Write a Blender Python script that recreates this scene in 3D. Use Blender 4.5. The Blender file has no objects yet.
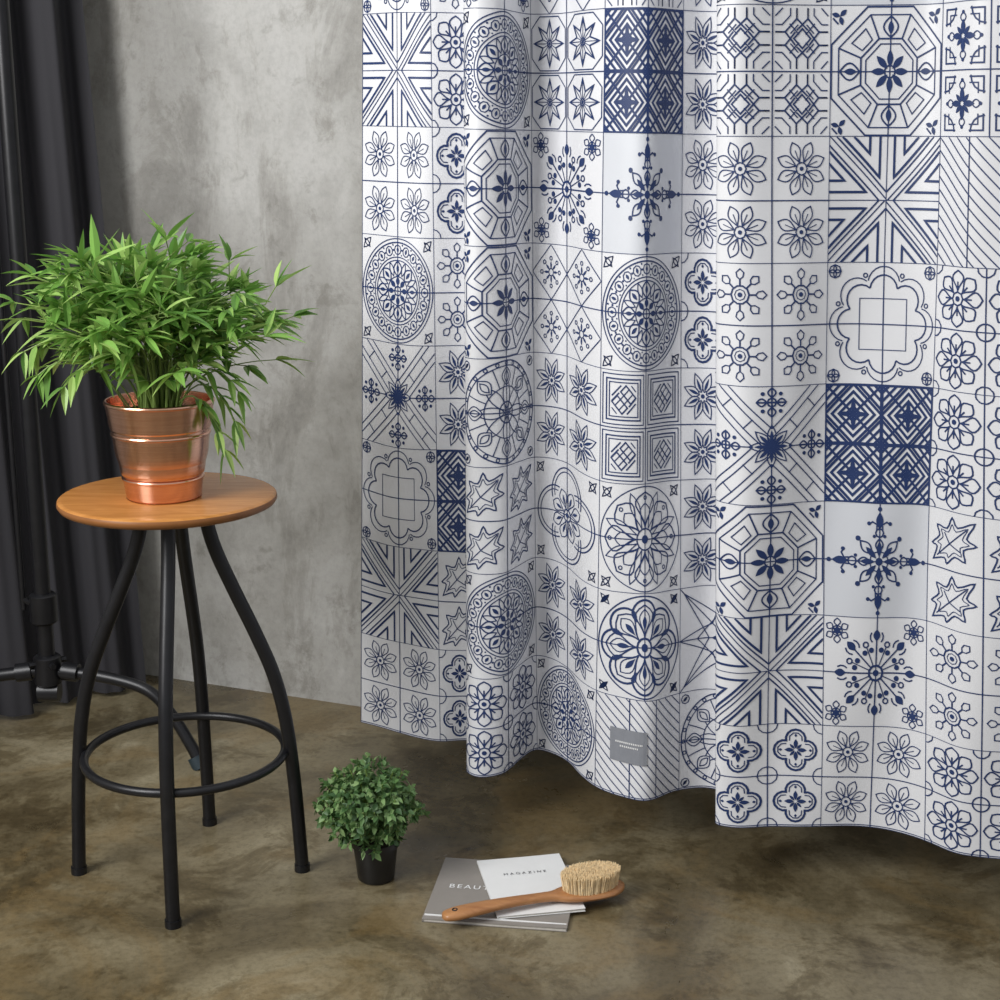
import bpy, math, random
import numpy as np
from mathutils import Vector, Matrix
random.seed(7); np.random.seed(7)
scn = bpy.context.scene
try:
    scn.view_settings.view_transform = 'Standard'
    scn.view_settings.look = 'None'
except Exception:
    pass
pi = math.pi

# ------------------------------------------------------------ materials
def new_mat(name):
    m = bpy.data.materials.new(name); m.use_nodes = True
    nt = m.node_tree
    return m, nt, nt.nodes, nt.links, nt.nodes['Principled BSDF']

def ramp(nodes, stops):
    r = nodes.new('ShaderNodeValToRGB'); e = r.color_ramp.elements
    while len(e) < len(stops): e.new(0.5)
    for i, (p, c) in enumerate(stops):
        e[i].position = p; e[i].color = (*c, 1)
    return r

def noise(nodes, links, scale, detail=6, rough=.6, vec=None, dist=0):
    n = nodes.new('ShaderNodeTexNoise')
    n.inputs['Scale'].default_value = scale
    n.inputs['Detail'].default_value = detail
    n.inputs['Roughness'].default_value = rough
    n.inputs['Distortion'].default_value = dist
    if vec is not None: links.new(vec, n.inputs['Vector'])
    return n

def mix(nodes, links, a, b, fac, mode='MIX'):
    m = nodes.new('ShaderNodeMix'); m.data_type = 'RGBA'; m.blend_type = mode
    for s, v in ((m.inputs[6], a), (m.inputs[7], b), (m.inputs[0], fac)):
        if hasattr(v, 'is_output'): links.new(v, s)
        elif isinstance(v, (int, float)): s.default_value = v
        else: s.default_value = (*v, 1)
    return m.outputs[2]

def simple(name, col, rough=.5, metal=0, var=.12, scale=30, bump=0, sheen=0):
    m, nt, N, L, b = new_mat(name)
    tc = N.new('ShaderNodeTexCoord')
    n = noise(N, L, scale, 4, .6, tc.outputs['Object'])
    r = ramp(N, [(.3, tuple(c*(1-var) for c in col)), (.7, tuple(min(1, c*(1+var)) for c in col))])
    L.new(n.outputs['Fac'], r.inputs['Fac']); L.new(r.outputs['Color'], b.inputs['Base Color'])
    b.inputs['Roughness'].default_value = rough; b.inputs['Metallic'].default_value = metal
    if bump:
        bp = N.new('ShaderNodeBump'); bp.inputs['Strength'].default_value = bump
        bp.inputs['Distance'].default_value = .002
        L.new(n.outputs['Fac'], bp.inputs['Height']); L.new(bp.outputs['Normal'], b.inputs['Normal'])
    return m

def mat_wall():
    m, nt, N, L, b = new_mat('plaster_concrete')
    tc = N.new('ShaderNodeTexCoord'); v = tc.outputs['Object']
    mp = N.new('ShaderNodeMapping'); mp.inputs['Scale'].default_value = (1.5, 1.5, .6); L.new(v, mp.inputs['Vector']); vs_ = mp.outputs['Vector']
    n1 = noise(N, L, 1.7, 12, .62, v, .35); n2 = noise(N, L, 4.2, 12, .70, vs_, .4); n3 = noise(N, L, 70, 6, .7, v)
    n4 = noise(N, L, 13, 10, .72, v, .4)
    k = .90
    def g(*a): return tuple(x*k for x in a)
    r1 = ramp(N, [(.34, g(.26, .250, .228)), (.455, g(.355, .345, .322)), (.49, g(.40, .391, .37)), (.56, g(.45, .442, .423)), (.60, g(.53, .523, .505)), (.72, g(.57, .563, .545))])
    L.new(n1.outputs['Fac'], r1.inputs['Fac'])
    r2 = ramp(N, [(.35, (.56, .55, .53)), (.45, (.78, .77, .75)), (.485, (.93, .93, .92)), (.60, (1, 1, 1))])
    L.new(n2.outputs['Fac'], r2.inputs['Fac'])
    c = mix(N, L, r1.outputs['Color'], r2.outputs['Color'], .8, 'MULTIPLY')
    r4 = ramp(N, [(.36, (.72, .71, .69)), (.45, (1, 1, 1)), (.62, (1, 1, 1))]); L.new(n4.outputs['Fac'], r4.inputs['Fac'])
    c = mix(N, L, c, r4.outputs['Color'], .8, 'MULTIPLY')
    r3 = ramp(N, [(.38, (.82, .82, .82)), (.55, (1, 1, 1))]); L.new(n3.outputs['Fac'], r3.inputs['Fac'])
    c = mix(N, L, c, r3.outputs['Color'], .55, 'MULTIPLY')
    L.new(c, b.inputs['Base Color']); b.inputs['Roughness'].default_value = .62
    bp = N.new('ShaderNodeBump'); bp.inputs['Strength'].default_value = .35; bp.inputs['Distance'].default_value = .012
    L.new(n2.outputs['Fac'], bp.inputs['Height']); L.new(bp.outputs['Normal'], b.inputs['Normal'])
    return m

def mat_floor():
    m, nt, N, L, b = new_mat('stained_concrete')
    tc = N.new('ShaderNodeTexCoord'); v = tc.outputs['Object']
    n1 = noise(N, L, 2.1, 12, .64, v, .5); n2 = noise(N, L, 5.5, 14, .74, v, .5); n3 = noise(N, L, 75, 6, .75, v)
    n5 = noise(N, L, 3.1, 12, .66, v, .9)
    r1 = ramp(N, [(.33, (.072, .056, .029)), (.44, (.125, .099, .055)), (.49, (.18, .148, .088)), (.57, (.235, .198, .123)), (.62, (.31, .27, .18)), (.72, (.36, .32, .225))])
    L.new(n1.outputs['Fac'], r1.inputs['Fac'])
    r2 = ramp(N, [(.35, (.40, .36, .28)), (.445, (.62, .58, .50)), (.485, (.93, .92, .89)), (.58, (1.0, 1.0, 1.0))]); L.new(n2.outputs['Fac'], r2.inputs['Fac'])
    c = mix(N, L, r1.outputs['Color'], r2.outputs['Color'], .85, 'MULTIPLY')
    r5 = ramp(N, [(.50, (0, 0, 0)), (.60, (1, 1, 1))]); L.new(n5.outputs['Fac'], r5.inputs['Fac'])
    f5 = N.new('ShaderNodeMath'); f5.operation = 'MULTIPLY'; f5.inputs[1].default_value = .5; L.new(r5.outputs['Color'], f5.inputs[0])
    c = mix(N, L, c, (.19, .130, .055), f5.outputs[0])
    r3 = ramp(N, [(.36, (.62, .61, .58)), (.54, (1, 1, 1))]); L.new(n3.outputs['Fac'], r3.inputs['Fac'])
    c = mix(N, L, c, r3.outputs['Color'], .75, 'MULTIPLY')
    L.new(c, b.inputs['Base Color'])
    rr = N.new('ShaderNodeMapRange'); rr.inputs['From Min'].default_value = .35; rr.inputs['From Max'].default_value = .65
    rr.inputs['To Min'].default_value = .24; rr.inputs['To Max'].default_value = .48
    L.new(n1.outputs['Fac'], rr.inputs['Value']); L.new(rr.outputs['Result'], b.inputs['Roughness'])
    bp = N.new('ShaderNodeBump'); bp.inputs['Strength'].default_value = .12; bp.inputs['Distance'].default_value = .005
    L.new(n2.outputs['Fac'], bp.inputs['Height']); L.new(bp.outputs['Normal'], b.inputs['Normal'])
    return m

def mat_wood(name, c1, c2, scale=8, rough=.35, stretch=(1, 12, 12)):
    m, nt, N, L, b = new_mat(name)
    tc = N.new('ShaderNodeTexCoord'); mp = N.new('ShaderNodeMapping')
    mp.inputs['Scale'].default_value = stretch
    L.new(tc.outputs['Object'], mp.inputs['Vector'])
    n = noise(N, L, scale, 6, .6, mp.outputs['Vector'], .8)
    r = ramp(N, [(.3, c1), (.7, c2)]); L.new(n.outputs['Fac'], r.inputs['Fac'])
    L.new(r.outputs['Color'], b.inputs['Base Color']); b.inputs['Roughness'].default_value = rough
    return m

def mat_leaf(name, ca, cb, cc, trans=.3, rough=.45):
    m, nt, N, L, b = new_mat(name)
    g = N.new('ShaderNodeNewGeometry')
    r = ramp(N, [(.0, ca), (.5, cb), (1, cc)])
    L.new(g.outputs['Random Per Island'], r.inputs['Fac'])
    L.new(r.outputs['Color'], b.inputs['Base Color']); b.inputs['Roughness'].default_value = rough
    t = N.new('ShaderNodeBsdfTranslucent'); L.new(r.outputs['Color'], t.inputs['Color'])
    ms = N.new('ShaderNodeMixShader'); ms.inputs[0].default_value = trans
    out = [n for n in N if n.type == 'OUTPUT_MATERIAL'][0]
    L.new(b.outputs[0], ms.inputs[1]); L.new(t.outputs[0], ms.inputs[2]); L.new(ms.outputs[0], out.inputs[0])
    return m

def mat_copper():
    m, nt, N, L, b = new_mat('brushed_copper')
    tc = N.new('ShaderNodeTexCoord'); mp = N.new('ShaderNodeMapping')
    mp.inputs['Scale'].default_value = (3, 3, 260); L.new(tc.outputs['Object'], mp.inputs['Vector'])
    n = noise(N, L, 3, 4, .6, mp.outputs['Vector'])
    r = ramp(N, [(.3, (.68, .37, .25)), (.7, (.85, .52, .38))]); L.new(n.outputs['Fac'], r.inputs['Fac'])
    L.new(r.outputs['Color'], b.inputs['Base Color'])
    b.inputs['Metallic'].default_value = 1.0; b.inputs['Roughness'].default_value = .22
    return m

def mat_cloth(name, col, rough=.6, trans=0.0, weave=900):
    m, nt, N, L, b = new_mat(name)
    tc = N.new('ShaderNodeTexCoord')
    n = noise(N, L, 5, 4, .5, tc.outputs['Object'])
    r = ramp(N, [(.3, tuple(c*.96 for c in col)), (.7, col)]); L.new(n.outputs['Fac'], r.inputs['Fac'])
    L.new(r.outputs['Color'], b.inputs['Base Color']); b.inputs['Roughness'].default_value = rough
    n2 = noise(N, L, weave, 2, .5, tc.outputs['Object'])
    bp = N.new('ShaderNodeBump'); bp.inputs['Strength'].default_value = .08; bp.inputs['Distance'].default_value = .001
    L.new(n2.outputs['Fac'], bp.inputs['Height']); L.new(bp.outputs['Normal'], b.inputs['Normal'])
    if trans:
        t = N.new('ShaderNodeBsdfTranslucent'); L.new(r.outputs['Color'], t.inputs['Color'])
        ms = N.new('ShaderNodeMixShader'); ms.inputs[0].default_value = trans
        out = [x for x in N if x.type == 'OUTPUT_MATERIAL'][0]
        L.new(b.outputs[0], ms.inputs[1]); L.new(t.outputs[0], ms.inputs[2]); L.new(ms.outputs[0], out.inputs[0])
    return m

# ------------------------------------------------------------ mesh builder
class MB:
    def __init__(s): s.v = []; s.f = []; s.m = []
    def add(s, vs, fs, mi=0):
        o = len(s.v); s.v.extend([tuple(p) for p in vs])
        for f in fs: s.f.append([i+o for i in f]); s.m.append(mi)
    def tube(s, path, r, seg=14, mi=0, cap=True):
        P = [Vector(p) for p in path]; n = len(P)
        R = r if isinstance(r, (list, tuple)) else [r]*n
        vs = []; prev = None
        for i in range(n):
            t = (P[min(i+1, n-1)]-P[max(i-1, 0)]).normalized()
            if prev is None:
                a = Vector((0, 0, 1)) if abs(t.z) < .9 else Vector((1, 0, 0))
                u = t.cross(a).normalized()
            else:
                u = (prev - t*prev.dot(t)).normalized()
            prev = u; w = t.cross(u)
            for k in range(seg):
                a = 2*pi*k/seg
                vs.append(P[i]+(u*math.cos(a)+w*math.sin(a))*R[i])
        fs = []
        for i in range(n-1):
            for k in range(seg):
                fs.append([i*seg+k, i*seg+(k+1) % seg, (i+1)*seg+(k+1) % seg, (i+1)*seg+k])
        if cap:
            fs.append(list(range(seg))[::-1]); fs.append([(n-1)*seg+k for k in range(seg)])
        s.add(vs, fs, mi)
    def ring(s, c, R, r, seg=72, sg=12, mi=0):
        vs = []; fs = []
        for i in range(seg):
            a = 2*pi*i/seg
            for k in range(sg):
                b = 2*pi*k/sg
                vs.append((c[0]+(R+r*math.cos(b))*math.cos(a), c[1]+(R+r*math.cos(b))*math.sin(a), c[2]+r*math.sin(b)))
        for i in range(seg):
            for k in range(sg):
                j = (i+1) % seg; l = (k+1) % sg
                fs.append([i*sg+k, j*sg+k, j*sg+l, i*sg+l])
        s.add(vs, fs, mi)
    def lathe(s, prof, c, seg=64, mi=0, jit=None):
        vs = []; fs = []; n = len(prof)
        for i, (r, z) in enumerate(prof):
            for k in range(seg):
                a = 2*pi*k/seg
                vs.append((c[0]+r*math.cos(a), c[1]+r*math.sin(a), c[2]+z))
        for i in range(n-1):
            for k in range(seg):
                l = (k+1) % seg
                fs.append([i*seg+k, i*seg+l, (i+1)*seg+l, (i+1)*seg+k])
        s.add(vs, fs, mi)
    def box(s, M, sx, sy, sz, mi=0):
        vs = [M @ Vector((x*sx/2, y*sy/2, z*sz/2)) for x in (-1, 1) for y in (-1, 1) for z in (-1, 1)]
        s.add(vs, [[0, 1, 3, 2], [4, 6, 7, 5], [0, 4, 5, 1], [2, 3, 7, 6], [0, 2, 6, 4], [1, 5, 7, 3]], mi)
    def make(s, name, mats, smooth=True, angle=40):
        me = bpy.data.meshes.new(name); me.from_pydata(s.v, [], s.f); me.update()
        for m in mats: me.materials.append(m)
        me.polygons.foreach_set('material_index', s.m)
        me.polygons.foreach_set('use_smooth', [smooth]*len(s.f))
        if smooth and angle:
            try: me.set_sharp_from_angle(angle=math.radians(angle))
            except Exception: pass
        ob = bpy.data.objects.new(name, me); scn.collection.objects.link(ob)
        return ob

def cr(pts, n=8):
    P = [Vector(p) for p in pts]; P = [P[0]*2-P[1]]+P+[P[-1]*2-P[-2]]; out = []
    for i in range(1, len(P)-2):
        for k in range(n):
            t = k/n; a, b, c, d = P[i-1], P[i], P[i+1], P[i+2]
            out.append(.5*((2*b)+(c-a)*t+(2*a-5*b+4*c-d)*t*t+(-a+3*b-3*c+d)*t**3))
    out.append(P[-2]); return out

# ------------------------------------------------------------ room shell
mw = mat_wall(); mf = mat_floor()
d = Vector((1, -.4, 0)).normalized()
nn = Vector((d.y, -d.x, 0))   # towards the room
Lc = Vector((-1.45, 3.576, 0))
def slab(name, p0, p1, outn, h, t, mat, z0=0.0):
    b = MB(); o = outn*t
    c = [p0, p1, p1+o, p0+o]
    vs = [(q.x, q.y, z0) for q in c]+[(q.x, q.y, z0+h) for q in c]
    b.add(vs, [[3, 2, 1, 0], [4, 5, 6, 7], [0, 1, 5, 4], [1, 2, 6, 5], [2, 3, 7, 6], [3, 0, 4, 7]])
    return b.make(name, [mat], smooth=False)
slab('wall_back', Lc, Lc+d*4.6, -nn, 2.8, .12, mw)
slab('wall_left', Lc+nn*3.6, Lc-nn*.12, -d, 2.8, .12, mw)
b = MB()
b.add([(-3.3, -1.2, 0), (3.6, -1.2, 0), (3.6, 3.9, 0), (-3.3, 3.9, 0), (-3.3, -1.2, -.08), (3.6, -1.2, -.08), (3.6, 3.9, -.08), (-3.3, 3.9, -.08)],
      [[0, 1, 2, 3], [7, 6, 5, 4], [0, 4, 5, 1], [1, 5, 6, 2], [2, 6, 7, 3], [3, 7, 4, 0]])
b.make('floor', [mf], smooth=False)

# ------------------------------------------------------------ patterned shower curtain
CP = [ # tile u, bottom xy, top x (same y)
 (0, -.264, 2.775, -.2334), (.5, -.186, 2.705, -.171), (1, -.1105, 2.681, -.1152), (1.3, -.066, 2.685, -.0655),
 (1.5, -.036, 2.675, -.036), (1.75, -.034, 2.625, -.034), (2, -.060, 2.562, -.0585), (2.18, -.040, 2.534, -.042), (2.4, .002, 2.540, -.004),
 (2.7, .036, 2.592, .022), (3, .067, 2.634, .0484), (3.2, .092, 2.624, .074), (3.5, .1211, 2.584, .106), (3.8, .143, 2.510, .134), (4, .1625, 2.468, .1594),
 (4.4, .2279, 2.430, .2093), (5, .304, 2.467, .2772), (5.35, .363, 2.474, .322), (5.55, .394, 2.455, .354),
 (5.78, .385, 2.405, .345), (6, .3485, 2.334, .3085), (6.2, .375, 2.306, .332), (6.6, .4511, 2.312, .4046), (7, .5178, 2.3235, .4708),
 (7.4, .5816, 2.319, .541), (8, .673, 2.2866, .622), (8.35, .7177, 2.231, .6466), (8.65, .7714, 2.203, .69),
 (9, .835, 2.19, .746), (9.5, .915, 2.235, .825), (10, .955, 2.29, .865), (10.5, .995, 2.215, .905), (11, 1.07, 2.14, .98), (12, 1.22, 2.12, 1.12)]
CP = np.array(CP, float)
def hermite(xs, ys, q):
    m = np.gradient(ys, xs)
    i = np.clip(np.searchsorted(xs, q)-1, 0, len(xs)-2)
    h = xs[i+1]-xs[i]; t = (q-xs[i])/h
    return ((2*t**3-3*t**2+1)*ys[i]+(t**3-2*t**2+t)*h*m[i]+(-2*t**3+3*t**2)*ys[i+1]+(t**3-t**2)*h*m[i+1])
UQ = np.linspace(0, 12, 2401)
def gsm(a, s=8):
    k = np.exp(-.5*(np.arange(-30, 31)/s)**2); k /= k.sum()
    ext = np.concatenate([2*a[0]-a[30:0:-1], a, 2*a[-1]-a[-2:-32:-1]])
    return np.convolve(ext, k, 'valid')
BX = gsm(hermite(CP[:, 0], CP[:, 1], UQ)); BY = gsm(hermite(CP[:, 0], CP[:, 2], UQ)); TX = gsm(hermite(CP[:, 0], CP[:, 3], UQ))
Z0 = .10; ROW = .182; R0 = .176
def rz(vv):   # row coordinate -> height
    return Z0+np.where(vv < 1, vv*R0, R0+(vv-1)*ROW)
def surf(uu, zz, off=0.0):
    s = (zz-Z0)/1.29
    wob = .009*np.sin(uu*2.1+zz*4.0)*np.clip(1.2-zz, 0, 1)+.007*np.sin(uu*5.3-zz*6.0)*np.clip(1.6-zz, 0, 1)
    def P(u):
        bx = np.interp(u, UQ, BX); tx = np.interp(u, UQ, TX); y = np.interp(u, UQ, BY)
        return bx*(1-s)+tx*s, y
    x, y = P(uu)
    x1, y1 = P(np.clip(uu+.02, 0, 12)); x0, y0 = P(np.clip(uu-.02, 0, 12))
    tx, ty = x1-x0, y1-y0; l = np.sqrt(tx*tx+ty*ty)+1e-9
    z2 = zz+(zz-Z0)*.014*np.clip(1-uu/6.0, 0, 1)
    return np.stack([x+(ty/l)*(off), y+wob+(-tx/l)*(off), z2], -1)

# --- motif drawing (tile coordinates -1..1 as complex numbers)
STR = []; CUR = dict(c=0j, s=1.0, col=0, row=0)
T0, T1, T2, T3 = .0013, .0018, .0024, .0037
def tr(P, a=0., mir=False, ):
    P = np.asarray(P, complex)
    if mir: P = -np.conj(P)
    return (P*np.exp(1j*a))*CUR['s']+CUR['c']
def push(Lf, Rt):
    c, r = CUR['col'], CUR['row']
    def g(P): return c+(np.clip(P.real, -1, 1)+1)/2, r+(np.clip(P.imag, -1, 1)+1)/2
    STR.append((*g(Lf), *g(Rt)))
def stroke(P, w=T1, closed=False, rot=1, mir=False, a0=0.):
    for k in range(rot):
        for mi in ((False, True) if mir else (False,)):
            Q = tr(P, a0+2*pi*k/rot, mi)
            if closed: Q = np.append(Q, Q[0])
            out = []
            for i in range(len(Q)-1):
                n = max(1, int(math.ceil(abs(Q[i+1]-Q[i])/.07)))
                out.extend(Q[i]+(Q[i+1]-Q[i])*j/n for j in range(n))
            out.append(Q[-1]); out = np.array(out)
            seg = np.diff(out); seg = seg/(np.abs(seg)+1e-9)
            if closed:
                tn = np.concatenate([[seg[0]+seg[-1]], seg[1:]+seg[:-1], [seg[0]+seg[-1]]])
            else:
                tn = np.concatenate([[seg[0]], seg[1:]+seg[:-1], [seg[-1]]])
            dn = np.abs(tn); dn[dn < .3] = 2
            if not closed: dn[0] = dn[-1] = 2; tn[0] *= 2; tn[-1] *= 2
            tn = tn/dn
            cosf = np.clip(dn/2, .5, 1)
            h = (w/.18)*1j*tn/cosf
            push(out+h, out-h)
def petalfill(r0, r1, h, rot=8, a0=0., bias=.5):
    t = np.linspace(0, 1, 8); ww = h*np.sin(pi*t**(math.log(.5)/math.log(bias)))
    for k in range(rot):
        push(tr(r0+(r1-r0)*t+1j*ww, a0+2*pi*k/rot), tr(r0+(r1-r0)*t-1j*ww, a0+2*pi*k/rot))
def petal(r0, r1, h, rot=8, a0=0., w=T1, bias=.5):
    t = np.linspace(0, 1, 9); ww = h*np.sin(pi*t**(math.log(.5)/math.log(bias)))
    P = np.concatenate([r0+(r1-r0)*t+1j*ww, (r0+(r1-r0)*t-1j*ww)[::-1][1:-1]])
    stroke(P, w, True, rot=rot, a0=a0)
def circ(r, w=T1, c=0j, rot=1, a0=0.):
    n = max(8, int(2*pi*r*CUR['s']/.09))
    stroke(c+r*np.exp(2j*pi*np.arange(n)/n), w, True, rot=rot, a0=a0)
def arc(c, r, t0, t1, w=T1, rot=1, mir=False, a0=0.):
    n = max(4, int(abs(t1-t0)*r*CUR['s']/.07))
    stroke(c+r*np.exp(1j*np.linspace(t0, t1, n)), w, rot=rot, mir=mir, a0=a0)
def disc(r, c=0j, rot=1, a0=0.):
    th = np.linspace(0.02, pi-.02, 8)
    P = c+r*np.exp(1j*th); Q = c+r*np.exp(-1j*th)
    for k in range(rot): push(tr(P, a0+2*pi*k/rot), tr(Q, a0+2*pi*k/rot))
def cross(): stroke([-1, 1], T1); stroke([-1j, 1j], T1)
def quad(fn, lines=True):
    c0, s0 = CUR['c'], CUR['s']
    if lines: cross()
    for a in (-1, 1):
        for bb in (-1, 1):
            CUR['c'] = c0+(a*.5+bb*.5j)*s0; CUR['s'] = s0*.5; fn()
    CUR['c'], CUR['s'] = c0, s0
def corners(fn, at=.78, s=.2):
    c0, s0 = CUR['c'], CUR['s']
    for a in (-1, 1):
        for bb in (-1, 1):
            CUR['c'] = c0+(a*at+bb*at*1j)*s0; CUR['s'] = s0*s; fn()
    CUR['c'], CUR['s'] = c0, s0
def sides(fn, at=.8, s=.2):
    c0, s0 = CUR['c'], CUR['s']
    for k in range(4):
        CUR['c'] = c0+at*(1j**k)*s0; CUR['s'] = s0*s; fn()
    CUR['c'], CUR['s'] = c0, s0
def m_f4():
    quad(lambda: (petal(.2, .88, .18, 8, pi/8, T1, .58), circ(.2, T1), disc(.07), stroke([.22, .62], T0, rot=8, a0=pi/8)))
def m_v4():
    quad(lambda: (petal(.16, .88, .17, 8, pi/8, T1, .4), petalfill(.2, .70, .055, 8, pi/8, .4), disc(.08)))
def m_w4():
    def f():
        stroke([.3j, .52j], T2, rot=8); circ(.3, T2); disc(.08); circ(.18, T0)
        stroke([.84j+.0, .72j+.13, .58j+.10, .5j, .58j-.10, .72j-.13], T1, True, rot=8)
    quad(f)
def m_s4():
    def f():
        P = [(.80 if k % 2 == 0 else .38)*np.exp(1j*pi*k/8+1j*pi/2) for k in range(16)]
        stroke(P, T2, True); stroke([.1, .75], T0, rot=8, a0=pi/2); circ(.12, T1); stroke([.0, .38], T0, rot=8, a0=pi/8)
        o = .92; q = .5; stroke([o+q*1j, q+o*1j, -q+o*1j], T1, rot=4)
    quad(f)
def m_c4():
    def f():
        for r, w in ((.37, T3), (.25, T1)): arc(.42, r, -1.85, 1.85, w, rot=4)
        petalfill(.05, .42, .08, 4); petalfill(.05, .32, .05, 4, pi/4); petalfill(.5, .62, .05, 4)
        arc(1+1j, .34, pi, 1.5*pi, T1, rot=4)
    quad(f)
def m_r4():
    quad(lambda: (petal(.24, .9, .24, 8, 0, T2, .66), circ(.22, T2), disc(.09), stroke([.32, .55], T2, rot=8), circ(.28, T1, 1+1j, rot=4)))
def m_n4():
    def f():
        stroke([.3, .3j, -.3, -.3j], T2, True)
        stroke([.92+.2j, .6+.2j, .2+.6j, .2+.92j], T2, rot=4)
        stroke([.92+.42j, .7+.42j, .42+.7j, .42+.92j], T1, rot=4)
        stroke([.92+.68j, .68+.92j], T1, rot=4)
        stroke([-.2+.92j, -.2+.6j, .2+.25j], T2, rot=4, mir=True)
        stroke([.45+.45j, .12+.12j], T1, rot=4); stroke([.42+.15j, .15+.42j], T1, rot=4)
    quad(f)
def m_n2():
    def f():
        for r in (.88, .72, .60): stroke([r+r*1j, -r+r*1j, -r-r*1j, r-r*1j], T2 if .7 < r < .8 else T1, True)
        stroke([.5+.08j, .08+.5j, -.14+.28j, .28-.14j], T2, True, rot=2)
        stroke([-.5+.12j, -.12+.5j], T2, rot=2); stroke([-.5-.06j, -.2+.24j], T2, rot=2)
        stroke([-.36-.2j, .2+.36j], T1, rot=2); stroke([-.5-.3j, -.3-.5j], T1, rot=2)
    quad(f)
def m_m():
    stroke([.13+1j, .13+.36j, .77+1j], T3, rot=4, mir=True)
    stroke([.31+1j, .31+.73j, .58+1j], T3, rot=4, mir=True)
    stroke([.13j, .87+1j], T2, rot=4, mir=True)
    stroke([.02, 1+.98j], T1, rot=4); stroke([.0, 1], T0, rot=4)
def m_t():
    for k in np.arange(-1.8, 1.9, .2):
        x0 = max(-1, -1+k); x1 = min(1, 1+k)
        stroke([x0+1j*(-(x0-k)), x1+1j*(-(x1-k))], T1)
    stroke([-.33-1j, -.33+1j], T1); stroke([.33-1j, .33+1j], T1)
def m_k():
    for r, w in ((.97, T1), (.90, T2), (.63, T1), (.57, T1), (.27, T1)): circ(r, w)
    circ(.09, T1, .765, rot=20); petalfill(.71, .82, .028, 20); disc(.02, .765, rot=20, a0=pi/20); disc(.018, .86, rot=20, a0=pi/20); disc(.015, .67, rot=20, a0=pi/20)
    petal(.27, .56, .11, 8, 0, T2); petalfill(.1, .27, .05, 8); petal(.3, .56, .05, 8, pi/8, T1); petalfill(.33, .5, .035, 8)
    circ(.09, T2); cross()
    corners(lambda: (petal(-.9, .9, .4, 2, pi/4), petal(-.7, .7, .25, 2, -pi/4)), .85, .15)
def m_k3():
    for r, w in ((.95, T2), (.86, T1), (.48, T1)): circ(r, w)
    for a in range(8):
        t = np.linspace(-1.25, 1.25, 12); stroke(.5*np.exp(2j*pi*a/8)+.46*np.exp(1j*(t+2*pi*a/8+pi)), T1)
    circ(.2, T2); circ(.035, T1, .905, rot=24)
    stroke([.48, .86], T1, rot=8, a0=pi/8); petal(.5, .84, .13, 8, 0, T1); petal(.55, .78, .06, 8, 0, T1)
    corners(lambda: (petalfill(-.7, .7, .3, 2, pi/4), circ(.9, T1)), .86, .1); cross()
def m_o():
    for r, w in ((.98, T2), (.86, T1), (.5, T2), (.42, T1)):
        stroke([r*np.exp(1j*(pi/8+k*pi/4))/math.cos(pi/8) for k in range(8)], w, True)
    petalfill(.06, .34, .055, 8, 0); cross(); circ(.1, T2)
    stroke([.5*np.exp(1j*pi/8)/math.cos(pi/8), .86*np.exp(1j*pi/8)/math.cos(pi/8)], T2, rot=8)
    petal(.52, .84, .13, 4, 0, T2); petalfill(.56, .78, .05, 4)
    stroke([.58*np.exp(1j*(pi/4-.2)), .78*np.exp(1j*(pi/4-.2)), .78*np.exp(1j*(pi/4+.2)), .58*np.exp(1j*(pi/4+.2))], T1, True, rot=4)
    corners(lambda: (petalfill(.0, .95, .25, 3, pi/4), stroke([-.8-.2j, -.2-.8j], T2)), .84, .15)
def m_p():
    stroke([.14, .62], T2, rot=8); stroke([.14, .5], T1, rot=8, a0=pi/8)
    circ(.05, T2, .56, rot=8, a0=pi/8)
    petalfill(.58, .8, .07, 8); disc(.05, .42+.1j, rot=8); disc(.05, .42-.1j, rot=8)
    arc(.66, .13, -2.4, -.9, T2, rot=8); arc(.66, .13, .9, 2.4, T2, rot=8)
    circ(.14, T3); disc(.06); cross()
    corners(lambda: (circ(.42, T1), petal(.4, 1.0, .26, 6, pi/6, T1), petalfill(.0, .4, .12, 6, pi/6)), .75, .22)
def m_y():
    petalfill(.08, .36, .05, 8, 0); disc(.07); circ(.18, T1); cross()
    petal(.18, .4, .07, 4, 0, T2)
    circ(.075, T2, .5, rot=4); petalfill(.56, .86, .07, 4, 0)
    for sg_ in (-1, 1):
        arc(.60+sg_*.13j, .09, -2.2*sg_, 1.2*sg_, T2, rot=4)
        disc(.035, .66+sg_*.2j, rot=4); disc(.03, .44+sg_*.1j, rot=4)
    petal(.2, .5, .08, 4, pi/4, T2); disc(.045, .56, rot=4, a0=pi/4); disc(.04, .91, rot=4)
def m_x():
    def f():
        for r in (.25, .5, .75, 1.0): stroke([r, 1j*r, -r, -1j*r], T3*1.1, True)
        stroke([-1-1j, 1+1j], T3); stroke([-1+1j, 1-1j], T3)
        for q in (.28, .56, .84): stroke([1+1j*(1-q), (1-q)+1j], T3*1.1, rot=4)
        petalfill(0, .5, .08, 4)
        stroke([-.98-.98j, .98-.98j, .98+.98j, -.98+.98j], T3, True)
    quad(f, False)
def m_l():
    arc(.56, .245, -1.46, 1.46, T2, rot=8); arc(.66, .285, -1.40, 1.40, T1, rot=8)
    circ(.035, T1, .86, rot=8, a0=pi/8); cross(); stroke([.42+.42j, -.42+.42j, -.42-.42j, .42-.42j], T0, True)
    corners(lambda: (circ(.9), petal(.0, .8, .2, 4)), .86, .12)
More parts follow.
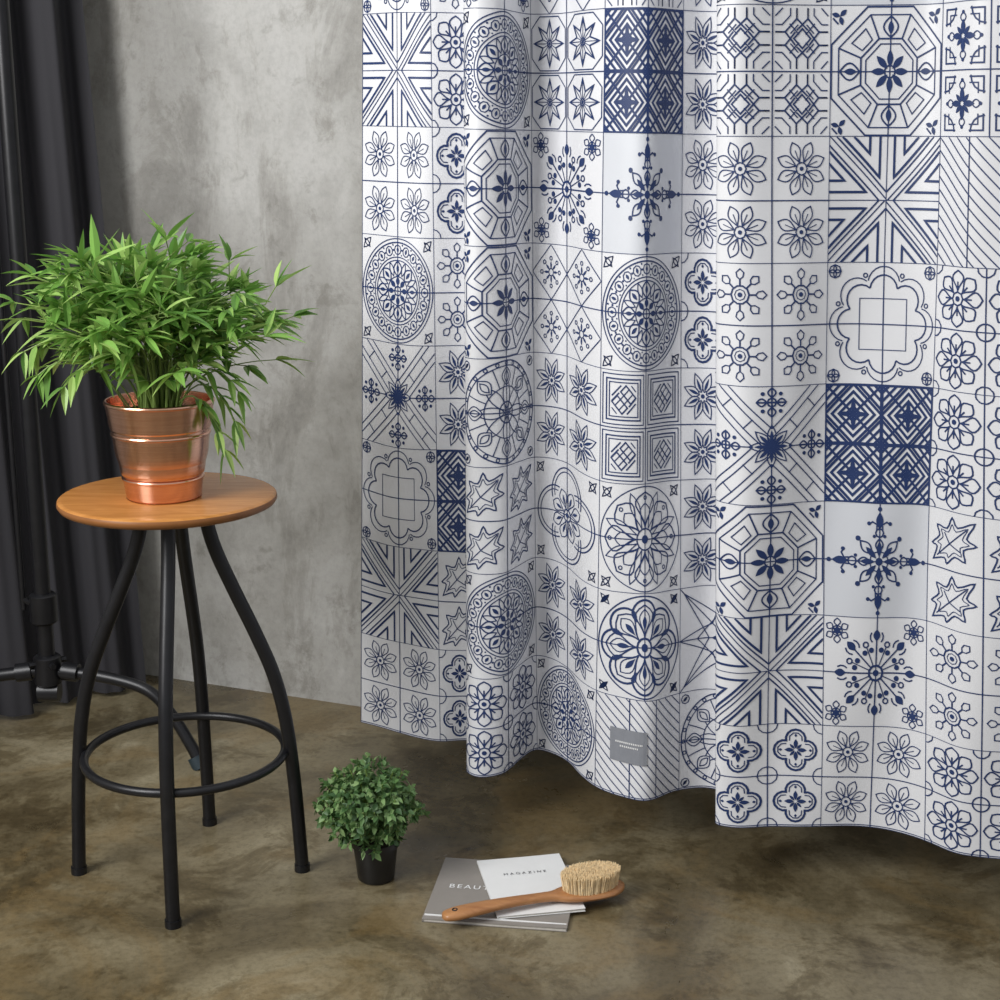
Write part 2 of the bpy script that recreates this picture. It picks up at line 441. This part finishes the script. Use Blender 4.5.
def m_z():
    stroke([.14, 1+.86j], T1, rot=4, mir=True); stroke([.3, 1+.7j], T1, rot=4, mir=True)
    petalfill(.04, .28, .030, 8, 0); petal(.0, .36, .07, 8, 0, T1); stroke([.3, 1], T1, rot=4)
    def g():
        stroke([-1, 1], T2); stroke([-1j, 1j], T2)
        for a in range(4): petal(.35, 1., .26, 1, a*pi/2, T2)
        circ(.3, T2); disc(.14, .6+.6j, rot=4)
    sides(g, .74, .24)
    stroke([.46+.3j, .3+.46j], T1, rot=4); stroke([.8+.64j, .64+.8j], T1, rot=4)
def m_d4():
    def f():
        stroke([1, 1j, -1, -1j], T1, True); petalfill(.1, .40, .045, 8); circ(.14, T1)
        circ(.07, T1, .5, rot=8)
    quad(f)
def m_lf():
    def f():
        P = [-.75-.75j, -.3-.62j, -.2-.8j, .1-.5j, .45-.6j, .4-.2j, .8+.0j, .5+.2j, .75+.75j, .2+.5j, 0+.8j, -.2+.4j, -.6+.45j, -.5+.1j, -.8-.2j, -.6-.3j]
        Q = cr([(p.real, p.imag, 0) for p in P+[P[0]]], 3); P = [complex(q.x, q.y) for q in Q[:-1]]
        stroke(P, T2, True); stroke([p*.72 for p in P], T0, True)
        stroke([-.6-.6j, .5+.5j], T1); stroke([-.1-.1j, .3-.3j], T1); stroke([-.1-.1j, -.3+.25j], T1)
    quad(f)
def m_g():
    petal(.2, .86, .24, 8, 0, T2, .7); petal(.2, .66, .13, 8, 0, T1, .66); petal(.2, .9, .1, 8, pi/8, T1, .6)
    circ(.2, T2); circ(.96, T1); disc(.08); circ(.035, T1, .76, rot=8)
    corners(lambda: (petal(-.9, .9, .3, 2, pi/4), petal(-.8, .8, .3, 2, -pi/4)), .83, .15); cross()
def m_gd():
    circ(.96, T2); arc(.6, .29, -1.5, 1.5, T3, rot=8)
    petal(.18, .8, .22, 8, 0, T2, .68); petal(.2, .72, .13, 8, 0, T1, .66); petalfill(.3, .6, .05, 8, 0, .6)
    petalfill(.5, .72, .05, 8, pi/8, .6); circ(.18, T3); disc(.08); cross()
    corners(lambda: (petalfill(-.9, .9, .3, 2, pi/4), petal(-.8, .8, .3, 2, -pi/4)), .84, .15)
def m_q4():
    def f():
        arc(-.85-.85j, .5, 0, pi/2, T2, rot=4); petalfill(.05, .5, .10, 4); petalfill(.05, .4, .07, 4, pi/4)
        stroke([.8+.3j, .8+.8j, .3+.8j], T2, rot=4); disc(.06, .7, rot=4); circ(.12, T2)
        stroke([.62+.3j, .62+.62j, .3+.62j], T1, rot=4); petal(.4, .7, .12, 4, 0, T1)
    quad(f)
def m_b():
    arc(.4, .5, -1.85, 1.85, T2, rot=4); arc(.4, .42, -1.8, 1.8, T1, rot=4)
    petal(.12, .5, .12, 8, pi/8, T1, .65); petalfill(.2, .4, .03, 8, pi/8); circ(.12, T2); disc(.05); cross()
    corners(lambda: (petal(-.9, .9, .3, 2, pi/4), petal(-.8, .8, .3, 2, -pi/4)), .83, .15)
def m_st():
    stroke([1, .28+.28j, 1j], T1, rot=4); stroke([.9+.9j, .35, .9-.9j], T1, rot=4); cross(); stroke([0, 1+1j], T1, rot=4); circ(.2, T2)
    stroke([.6, .6j], T1, rot=4); petalfill(.05, .3, .05, 8)
D = dict(F=m_f4, V=m_v4, W=m_w4, S=m_s4, C=m_c4, R=m_r4, N=m_n4, n=m_n2, M=m_m, T=m_t, K=m_k, k=m_k3, O=m_o, P=m_p,
         Y=m_y, X=m_x, L=m_l, Z=m_z, D=m_d4, f=m_lf, G=m_g, g=m_gd, Q=m_q4, B=m_b, s=m_st)
LAY = ["WNFOLZVPMRKS", "XGTCKSMFDOYV", "KfVYFRWZCKPB", "LWPDNVKYFMCO", # hidden rows above the view (top -> down)
       "MRKSXVNOQFWT", "FCOPYFFMTKVL", "KWODKCWLRnSM", "ZVkVnVZXRPFO", "LXfBGVOYfKCW", "MfKVgsMPWFTn", "FCRKTkCFRLVP"]
NR = len(LAY)
for ri, rowtxt in enumerate(LAY):
    row = NR-1-ri
    for col in range(12):
        CUR.update(c=0j, s=1.0, col=col, row=row)
        D[rowtxt[col]]()
        CUR.update(c=0j, s=1.0)
        stroke([-1-1j, 1-1j], .0021); stroke([-1-1j, -1+1j], .0021)
def layoutch(col, row):
    return LAY[NR-1-row][col]

mcl = mat_cloth('curtain_white', (.82, .825, .855), .40, .06)
mcg = mat_cloth('curtain_pale_grey', (.70, .72, .77), .40, .06)
mnv = simple('navy_print', (.012, .033, .125), .55, 0, .08, 8)
mlab = simple('grey_label', (.23, .24, .27), .7, 0, .05, 60)
mtx = simple('white_print', (.8, .8, .8), .7, 0, .03)
NU, NV = 40, 14
uu = np.linspace(0, 12, 12*NU+1); vv = np.linspace(0, NR, NR*NV+1)
U, V = np.meshgrid(uu, vv)
Zg = rz(V)
P = surf(U, Zg).reshape(-1, 3)
nu = len(uu)
quads = []; mi = []
for j in range(len(vv)-1):
    for i in range(nu-1):
        quads.append((j*nu+i, j*nu+i+1, (j+1)*nu+i+1, (j+1)*nu+i))
        mi.append(1 if layoutch(i//NU, j//NV) in 'Y' else 0)
verts = [P]; base = len(P)
STR.append((np.linspace(0, 12, 500), np.full(500, .022), np.linspace(0, 12, 500), np.full(500, .014)))
for (lu, lv, ru, rv) in STR:
    n = len(lu)
    verts.append(np.concatenate([surf(lu, rz(lv), .0008), surf(ru, rz(rv), .0008)]))
    for i in range(n-1):
        quads.append((base+n+i, base+n+i+1, base+i+1, base+i)); mi.append(2)
    base += 2*n
verts = np.concatenate(verts)
me = bpy.data.meshes.new('shower_curtain')
me.vertices.add(len(verts)); me.vertices.foreach_set('co', verts.astype(np.float32).ravel())
Q = np.array(quads, dtype=np.int32)
me.loops.add(Q.size); me.loops.foreach_set('vertex_index', Q.ravel())
me.polygons.add(len(Q)); me.polygons.foreach_set('loop_start', np.arange(0, Q.size, 4, dtype=np.int32))
me.polygons.foreach_set('loop_total', np.full(len(Q), 4, dtype=np.int32))
for m in (mcl, mcg, mnv): me.materials.append(m)
me.update(calc_edges=True); me.validate()
me.polygons.foreach_set('material_index', np.array(mi, dtype=np.int32))
me.polygons.foreach_set('use_smooth', np.ones(len(Q), dtype=bool))
curt = bpy.data.objects.new('shower_curtain', me); scn.collection.objects.link(curt)

# label patch, rod and rings as parts of the curtain
b = MB(); lu = np.linspace(4.16, 4.53, 9); lz = np.array([.163, .222])
A, Bz = np.meshgrid(lu, lz); lp = surf(A, Bz, .0022).reshape(-1, 3)
b.add(lp, [[i, i+1, i+10, i+9] for i in range(8)], 0)
for (z, a0, a1) in ((.197, 4.21, 4.47), (.190, 4.25, 4.43)):
    us = np.arange(a0, a1, .018)
    for u in us:
        q = surf(np.array([u, u+.011, u+.011, u]), np.array([z, z, z+.003, z+.003]), .0028); b.add(q, [[0, 1, 2, 3]], 1)
lab = b.make('sewn_label', [mlab, mtx], smooth=False); lab.parent = curt
b = MB()
ztop = float(rz(np.array(float(NR))))
r0 = Vector((-.35, 2.80, ztop+.08)); r1 = Vector((1.25, 2.10, ztop+.08))
b.tube([r0, r1], .012, 16)
for k in range(13):
    u = k*11.9/12+.03
    p = surf(np.array([u]), np.array([ztop]))[0]
    c = r0+(r1-r0)*((k+.4)/13)
    pts = [(c.x, c.y, c.z+.016), (c.x, c.y-.018, c.z), ((c.x+p[0])/2, (c.y+p[1])/2, c.z-.03), (p[0], p[1], p[2]-.01)]
    b.tube(cr(pts, 5), .002, 8)
mchrome = simple('chrome', (.7, .7, .7), .2, 1, .03)
rod = b.make('rod_and_rings', [mchrome]); rod.parent = curt

# ------------------------------------------------------------ dark window curtain
mdk = mat_cloth('charcoal_cloth', (.027, .026, .031), .85)
base_pl = cr([(-1.30, 2.90, 0), (-1.15, 2.96, 0), (-1.026, 3.02, 0), (-.95, 3.11, 0), (-.86, 3.17, 0), (-.772, 3.215, 0)], 40)
vs = []; fs = []; n = len(base_pl); H = 30
acc = [0]
for i in range(1, n): acc.append(acc[-1]+(base_pl[i]-base_pl[i-1]).length)
for j in range(H+1):
    z = .012+2.35*j/H
    for i, p in enumerate(base_pl):
        t = (base_pl[min(i+1, n-1)]-base_pl[max(i-1, 0)]).normalized(); nr = Vector((t.y, -t.x, 0))
        s = acc[i]; amp = .024+.006*math.sin(z*2+s*9)
        o = amp*math.sin(2*pi*s/.105+.5*math.sin(z*1.6))+.006*math.sin(2*pi*s/.043+z)
        q = p+nr*o; shrink = -.05*(z/1.4)*(s/acc[-1])
        vs.append((q.x+shrink, q.y, z))
for j in range(H):
    for i in range(n-1): fs.append([j*n+i, j*n+i+1, (j+1)*n+i+1, (j+1)*n+i])
b = MB(); b.add(vs, fs); b.make('window_curtain', [mdk], angle=0)

# ------------------------------------------------------------ black pipe stand
mblk = simple('black_metal', (.012, .012, .014), .35, .3, .2, 40)
mblue = simple('dark_rubber_cap', (.02, .035, .045), .5)
b = MB()
px, py = -.878, 2.86
b.tube([(px, py, .13), (px, py, .14), (px, py, 2.3)], .0155, 20)
b.tube([(px-.035, py-.01, .3), (px-.035, py-.01, 2.3)], .005, 10)
for z in (.175, .30, 1.9): b.tube([(px, py, z-.03), (px, py, z-.026), (px, py, z+.026), (px, py, z+.03)], [.021, .026, .026, .021], 20)
for z in (.30, 1.9): b.tube([(px, py, z), (px-.035, py-.01, z+.02)], .006, 8)
b.tube([(px-.02, py, .13), (px+.02, py, .13)], .02, 14)
b.tube(cr([(px, py, .175), (px-.12, py-.02, .165), (px-.28, py-.08, .15), (px-.36, py-.12, .08), (px-.40, py-.14, .012)], 8), .0125, 14)
b.tube(cr([(px, py, .172), (px+.10, py-.01, .165), (px+.195, py-.03, .145), (px+.245, py-.045, .10), (px+.285, py-.062, .04), (px+.300, py-.07, .012)], 8), .0115, 14)
b.tube([(px+.03, py-.003, .173), (px+.06, py-.006, .170)], .018, 14)
b.tube([(px-.03, py-.003, .173), (px-.06, py-.006, .170)], .018, 14)
b.tube([(px+.292, py-.066, .022), (px+.303, py-.071, 0.001)], .016, 14, 1)
b.tube([(px-.395, py-.138, .022), (px-.401, py-.14, 0.001)], .016, 14, 1)
for a in range(4):
    ang = a*pi/2+.6
    b.tube([(px+.022*math.cos(ang), py+.022*math.sin(ang), .19), (px+.036*math.cos(ang), py+.036*math.sin(ang), .19)], .006, 6)
b.make('clothes_rack', [mblk, mblue])

# ------------------------------------------------------------ stool
sx, sy = -.509, 2.352
mseat = mat_wood('oak_veneer', (.38, .150, .035), (.56, .250, .072), 5, .26, (2, 14, 14))
mseat_e = simple('seat_edge', (.23, .09, .025), .4)
b = MB(); R = .168; zt = .645
prof = [(0.0001, zt-.017), (R-.010, zt-.017), (R-.003, zt-.014), (R, zt-.009), (R, zt-.006), (R-.001, zt-.003), (R-.004, zt-.0007), (R-.008, zt), (.0001, zt)]
b.lathe(prof[:6], (sx-.007, sy, 0), 96, 1); b.lathe(prof[5:], (sx-.007, sy, 0), 96, 0)
leg = [(.050, .628), (.052, .595), (.064, .55), (.088, .49), (.120, .415), (.146, .345), (.163, .265), (.173, .16), (.179, .05), (.181, .004)]
for k in range(4):
    a = -pi/2+k*pi/2+math.radians(1.5)
    ex = -.006 if k == 3 else 0   # left leg
    pts = [(sx+r*math.cos(a)+(ex-.0)*(1-z/.6), sy+r*math.sin(a)+.010*(1-z/.63), z) for r, z in leg]
    b.tube(cr(pts, 6), .0112, 16, 2)
    b.tube([(pts[-1][0], pts[-1][1], 0), (pts[-1][0], pts[-1][1], .012)], .013, 16, 2)
b.ring((sx-.001, sy+.006, .213), .1600, .0072, mi=2)
b.ring((sx, sy, .618), .053, .009, mi=2)
b.lathe([(0.001, .628), (.075, .628), (.078, .625), (.075, .622), (.001, .622)], (sx, sy, 0), 32, 2)
b.make('bar_stool', [mseat, mseat_e, mblk])

# ------------------------------------------------------------ copper pot + bamboo plant
mcop = mat_copper(); msoil = simple('soil', (.03, .02, .012), .95, 0, .4, 80, .8)
mgrv = simple('copper_groove_shade', (.16, .05, .028), .45, .7, .1)  # darkened copper, paints the shadow line under each overhanging band
mleaf = mat_leaf('bamboo_leaf', (.10, .235, .045), (.22, .43, .085), (.46, .64, .20), .35, .36)
mstem = simple('green_stem', (.16, .24, .05), .5)
cx, cy, cz = -.518, 2.335, .645
b = MB()
# four stacked bands, each stepping outward above a recessed groove with its shadow line painted dark
bands = [(.000, .0360, .0570, .0610), (.0385, .0710, .0635, .0675), (.0735, .1050, .0700, .0740), (.1075, .1530, .0762, .0818)]
b.lathe([(.001, .0004), (.055, .0004), (.057, .0015)], (cx, cy, cz), 96, 0)
for i, (z0, z1, ra, rb) in enumerate(bands):
    h = z1-z0
    b.lathe([(ra-.004, z0), (ra-.0012, z0+.0006), (ra, z0+.0030)], (cx, cy, cz), 96, 0)
    b.lathe([(ra, z0+.0030), (ra+(rb-ra)*.30, z0+h*.30), (ra+(rb-ra)*.62, z0+h*.60), (rb, z1-.0062)], (cx, cy, cz), 96, 0)
    b.lathe([(rb, z1-.0062), (rb+.0014, z1-.0050), (rb+.0018, z1-.0032), (rb+.0012, z1-.0014), (rb-.0008, z1)], (cx, cy, cz), 96, 0)
    if i < 3:
        z2 = bands[i+1][0]
        b.lathe([(rb-.0008, z1), (rb-.0022, z1+.0006), (rb-.0022, z2-.0003), (bands[i+1][2]-.004, z2)], (cx, cy, cz), 96, 4)
b.lathe([(.0810, .153), (.079, .1525), (.076, .12), (.07, .07), (.055, .02)], (cx, cy, cz), 96, 0)
b.lathe([(.0765, .130), (.04, .134), (.001, .136)], (cx, cy, cz), 40, 1)
def leaf(b, p, dr, up, ln, wd, mi, droop=.25, n=5):
    dr = dr.normalized(); side = dr.cross(up)
    if side.length < 1e-3: side = dr.cross(Vector((1, 0, 0)))
    side.normalize(); nu_ = side.cross(dr).normalized()
    vs = []
    for i in range(n+1):
        t = i/n; w = wd*.5*(math.sin(pi*min(1, t**.7*.98+.02)))*(1 if t < 1 else 0)
        c = p+dr*ln*t - Vector((0, 0, 1))*droop*ln*t*t
        vs += [c+side*w+nu_*w*.35, c, c-side*w+nu_*w*.35]
    fs = []
    for i in range(n):
        o = i*3; fs += [[o, o+1, o+4, o+3], [o+1, o+2, o+5, o+4]]
    b.add(vs, fs, mi)
def bezier(p0, p1, p2, n):
    return [p0*(1-t)**2+p1*2*t*(1-t)+p2*t*t for t in [i/n for i in range(n+1)]]
rnd = random.Random(11)
NS = 60
for k in range(NS):
    th = 2*pi*k/NS*7.0+rnd.uniform(-.25, .25)
    rho = math.sqrt(rnd.uniform(.02, 1))*.192
    h = .220-1.9*rho*rho+rnd.uniform(-.055, .012)
    if k % 4 == 0: h -= rnd.uniform(.04, .09)
    h = max(h, .045)
    if math.cos(th) < 0: h += .010
    p0 = Vector((cx+.035*math.cos(th)*rnd.random(), cy+.035*math.sin(th)*rnd.random(), cz+.13))
    p2 = Vector((cx-.018+rho*1.08*math.cos(th), cy+rho*.85*math.sin(th), cz+.145+h))
    p1 = Vector((cx+rho*.25*math.cos(th), cy+rho*.25*math.sin(th), cz+.14+h*.95))
    path = bezier(p0, p1, p2, 12)
    b.tube(path, [.0022-.0014*i/12 for i in range(13)], 6, 3)
    for i in range(4, 13):
        if rnd.random() < .22: continue
        if path[i].z < cz+.180 and rnd.random() < .75: continue
        base_d = (path[i]-path[i-1]).normalized()
        az = rnd.uniform(0, 2*pi)
        out = Vector((math.cos(az), math.sin(az), rnd.uniform(-.2, .5)))
        tw = (out*.8+base_d*.4+Vector((math.cos(th), math.sin(th), 0))*.35).normalized()
        L_ = rnd.uniform(.012, .05)
        q = path[i]+tw*L_
        b.tube([path[i], q], .0008, 5, 3)
        for m in range(rnd.choice((3, 4, 4, 5))):
            dd = (tw+Vector((rnd.uniform(-.85, .85), rnd.uniform(-.85, .85), rnd.uniform(-.55, .45)))).normalized()
            leaf(b, q, dd, Vector((rnd.uniform(-.5, .5), rnd.uniform(-.5, .5), 1)), rnd.uniform(.038, .070), rnd.uniform(.010, .016), 2, rnd.uniform(.0, .35))
# low drooping sprigs at the pot rim
for (dx, dy, dz) in ((.105, -.05, -.06), (.118, -.03, -.02), (-.17, -.04, .05), (-.20, 0, .08), (.13, -.06, .03), (-.12, -.08, .04)):
    p0 = Vector((cx+dx*.25, cy+dy*.25, cz+.14)); p2 = Vector((cx+dx, cy+dy, cz+.145+dz)); p1 = (p0+p2)/2+Vector((0, 0, .09))
    path = bezier(p0, p1, p2, 8); b.tube(path, .0012, 6, 3)
    for i in range(4, 9):
        for m in range(3):
            dd = ((path[i]-path[i-1]).normalized()*.7+Vector((rnd.uniform(-.6, .8), rnd.uniform(-.8, .8), rnd.uniform(-.8, .3)))).normalized()
            leaf(b, path[i], dd, Vector((0, 0, 1)), rnd.uniform(.032, .048), .011, 2, .3)
b.make('potted_bamboo_plant', [mcop, msoil, mleaf, mstem, mgrv], angle=28)

# ------------------------------------------------------------ small shrub in black pot
mleaf2 = mat_leaf('boxwood_leaf', (.040, .10, .030), (.10, .20, .060), (.25, .38, .15), .2, .5)
mpl = simple('black_plastic', (.010, .010, .011), .35, 0, .1)
b = MB(); qx, qy = -.2035, 2.34
b.lathe([(.001, .001), (.0285, .001), (.0300, .003), (.0365, .060), (.0400, .061), (.0405, .071), (.0385, .0715), (.036, .060), (.03, .03)], (qx, qy, 0), 48, 0)
b.lathe([(.036, .064), (.02, .067), (.001, .068)], (qx, qy, 0), 24, 1)
rnd = random.Random(5); cc = Vector((qx-.008, qy, .130))
for k in range(350):
    z = rnd.uniform(-.9, 1); th = rnd.uniform(0, 2*pi); r = math.sqrt(max(0, 1-z*z))
    dr = Vector((r*math.cos(th), r*math.sin(th), z)); rr = rnd.uniform(.6, 1.08)
    tip = cc+Vector((dr.x*.083, dr.y*.080, dr.z*.072))*rr
    if tip.z < .068: tip.z = .068+rnd.random()*.01
    p0 = Vector((qx, qy, .066))
    if k % 2 == 0: b.tube(bezier(p0, (p0+tip)/2+Vector((0, 0, .01)), tip, 4), .0009, 5, 3)
    for m in range(8):
        dd = (dr*.6+Vector((rnd.uniform(-1, 1), rnd.uniform(-1, 1), rnd.uniform(-1, 1)))).normalized()
        leaf(b, tip+dd*.002-dr*rnd.uniform(0, .02), dd, dr+Vector((rnd.uniform(-.6, .6), rnd.uniform(-.6, .6), .3)), rnd.uniform(.010, .0155), rnd.uniform(.007, .0105), 2, .15, 3)
b.make('potted_boxwood_shrub', [mpl, msoil, mleaf2, mstem], angle=55)

# ------------------------------------------------------------ magazines
mgrey = simple('grey_cover', (.25, .228, .205), .55, 0, .05, 20)
mwht = simple('white_cover', (.78, .78, .77), .45, 0, .02, 20)
mpage = simple('paper_pages', (.58, .55, .50), .8, 0, .08, 200)
mink = simple('dark_ink', (.08, .08, .09), .6, 0, .05)
def magazine(name, cxy, ang, w, h, z0, t, cover, band=None):
    M = Matrix.Translation((cxy[0], cxy[1], 0)) @ Matrix.Rotation(ang, 4, 'Z')
    b = MB()
    b.box(M @ Matrix.Translation((0, 0, z0+t/2)), w-.003, h-.003, t-.0012, 1)
    b.box(M @ Matrix.Translation((0, 0, z0+.0004)), w, h, .0008, 0)
    vs = []; n = 12
    for i in range(n+1):
        x = -w/2+w*i/n; z = z0+t-.0002+.001*(max(0, (i/n-.4)/.6)**2)
        vs += [M @ Vector((x, -h/2, z)), M @ Vector((x, h/2, z)), M @ Vector((x, -h/2, z+.0006)), M @ Vector((x, h/2, z+.0006))]
    fs = []
    for i in range(n):
        o = i*4; fs += [[o+2, o+6, o+7, o+3], [o, o+1, o+5, o+4], [o, o+4, o+6, o+2], [o+1, o+3, o+7, o+5]]
    fs += [[0, 2, 3, 1], [n*4, n*4+1, n*4+3, n*4+2]]
    b.add(vs, fs, 0)
    b.box(M @ Matrix.Translation((-w/2+.001, 0, z0+t/2)), .002, h, t, 0)
    if band: b.box(M @ Matrix.Translation((0, band[0], z0+t+.0009)), w-.004, band[1], .0012, 2)
    return b.make(name, [cover, mpage, mwht], smooth=False), M
def text(par, M, s, x, y, z, size, mat, name, spacing=1.3):
    cu = bpy.data.curves.new(name, 'FONT'); cu.body = s; cu.size = size; cu.align_x = 'CENTER'; cu.space_character = spacing
    cu.materials.append(mat); o = bpy.data.objects.new(name, cu); scn.collection.objects.link(o)
    o.matrix_world = M @ Matrix.Translation((x, y, z)); o.parent = par
g1, M1 = magazine('magazine', (.0055, 2.281), math.atan2(-.031, .215), .226, .210, .0005, .005, mgrey, (-.092, .0035))
text(g1, M1, 'BEAUTY', -.05, .0, .0067, .018, mtx, 'cover_title')
g2, M2 = magazine('magazine', (.0475, 2.295), math.radians(10.3), .14, .192, .0075, .004, mwht)
text(g2, M2, 'MAGAZINE', .0, .035, .0128, .010, mink, 'cover_title', 1.6)

# ------------------------------------------------------------ wooden body brush
mbw = mat_wood('brush_wood', (.30, .125, .045), (.46, .22, .085), 6, .35, (3, 14, 14))
mbr = simple('bristles', (.84, .66, .40), .8, 0, .18, 200)
ang = math.radians(20.5); B0 = Vector((-.088, 2.168, .0)); Lb = .305
Mb = Matrix.Translation((B0.x, B0.y, .0225)) @ Matrix.Rotation(ang, 4, 'Z')
st = [(0, .004, .004), (.004, .011, .007), (.015, .0145, .0085), (.03, .0155, .009), (.06, .0145, .009), (.10, .0115, .0085), (.14, .0095, .008), (.17, .0095, .008), (.185, .012, .008), (.20, .020, .0085),
      (.22, .0275, .009), (.24, .031, .009), (.26, .0315, .009), (.28, .028, .009), (.293, .021, .008), (.301, .012, .006), (.305, .004, .003)]
st = [tuple(p) for p in cr(st, 3)]
b = MB(); vs = []; sg = 20
for (x, w, t) in st:
    for k in range(sg):
        a = 2*pi*k/sg; ca, sa = math.cos(a), math.sin(a)
        vs.append(Mb @ Vector((x, w*math.copysign(abs(ca)**.8, ca), t*.85*math.copysign(abs(sa)**.8, sa)+.004*math.sin(pi*x/.2)*(1 if x < .2 else 0))))
fs = [[i*sg+k, i*sg+(k+1) % sg, (i+1)*sg+(k+1) % sg, (i+1)*sg+k] for i in range(len(st)-1) for k in range(sg)]
fs += [list(range(sg))[::-1], [(len(st)-1)*sg+k for k in range(sg)]]
b.add(vs, [f[::-1] for f in fs], 0)
b.ring((0, 0, 0), .0035, .0012, 20, 6, 2)
o = len(b.v)-120
for i in range(o, len(b.v)):
    q = Vector(b.v[i]); b.v[i] = tuple(Mb @ Vector((q.x+.02, q.y, q.z+.0085)))
rnd = random.Random(3)
for k in range(3600):
    r = math.sqrt(rnd.random()); th = rnd.uniform(0, 2*pi)
    lx = .247+.046*r*math.cos(th); ly = .0262*r*math.sin(th)
    ex = lx+.004*r*math.cos(th)+rnd.uniform(-.002, .002); ey = ly+.003*r*math.sin(th)+rnd.uniform(-.002, .002)
    hz = .036+rnd.uniform(-.002, .0015)-.002*r*r
    w = .0007; a = rnd.uniform(0, pi)
    vs = []
    for (xx, yy, zz, ww) in ((lx, ly, .005, w), (ex, ey, hz, w*.9)):
        for j in range(3):
            vs.append(Mb @ Vector((xx+ww*math.cos(a+j*2.1), yy+ww*math.sin(a+j*2.1), zz)))
    b.add(vs, [[0, 1, 4, 3], [1, 2, 5, 4], [2, 0, 3, 5], [3, 4, 5]], 1)
b.make('bath_brush', [mbw, mbr, mblk])

# ------------------------------------------------------------ light
def area(name, loc, tgt, sx_, sy_, e, col=(1, 1, 1)):
    l = bpy.data.lights.new(name, 'AREA'); l.shape = 'RECTANGLE'; l.size = sx_; l.size_y = sy_; l.energy = e; l.color = col
    o = bpy.data.objects.new(name, l); scn.collection.objects.link(o); o.location = loc
    o.rotation_euler = (Vector(tgt)-Vector(loc)).to_track_quat('-Z', 'Y').to_euler(); return o
area('window_light', (-1.75, 1.0, 2.0), (.15, 2.6, .75), 1.1, 1.6, 74, (1, .995, .98))
w = bpy.data.worlds.new('World'); scn.world = w; w.use_nodes = True
N = w.node_tree.nodes; L = w.node_tree.links; bg = N['Background']
tc = N.new('ShaderNodeTexCoord'); sp = N.new('ShaderNodeSeparateXYZ'); L.new(tc.outputs['Generated'], sp.inputs[0])
mp = N.new('ShaderNodeMapRange'); mp.inputs['From Min'].default_value = -1; mp.inputs['From Max'].default_value = 1
L.new(sp.outputs['Z'], mp.inputs['Value'])
rw = ramp(N, [(.0, (.12, .12, .12)), (.45, (.30, .30, .31)), (.62, (.66, .68, .71)), (1.0, (1.15, 1.18, 1.22))])
L.new(mp.outputs['Result'], rw.inputs['Fac']); L.new(rw.outputs['Color'], bg.inputs[0]); bg.inputs[1].default_value = .68

# ------------------------------------------------------------ camera
cam = bpy.data.cameras.new('camera'); cam.sensor_width = 36; cam.lens = 1.555*36
co = bpy.data.objects.new('camera', cam); scn.collection.objects.link(co)
co.location = (0, 0, 1.2); co.rotation_euler = (math.radians(90-13.5), 0, 0)
scn.camera = co
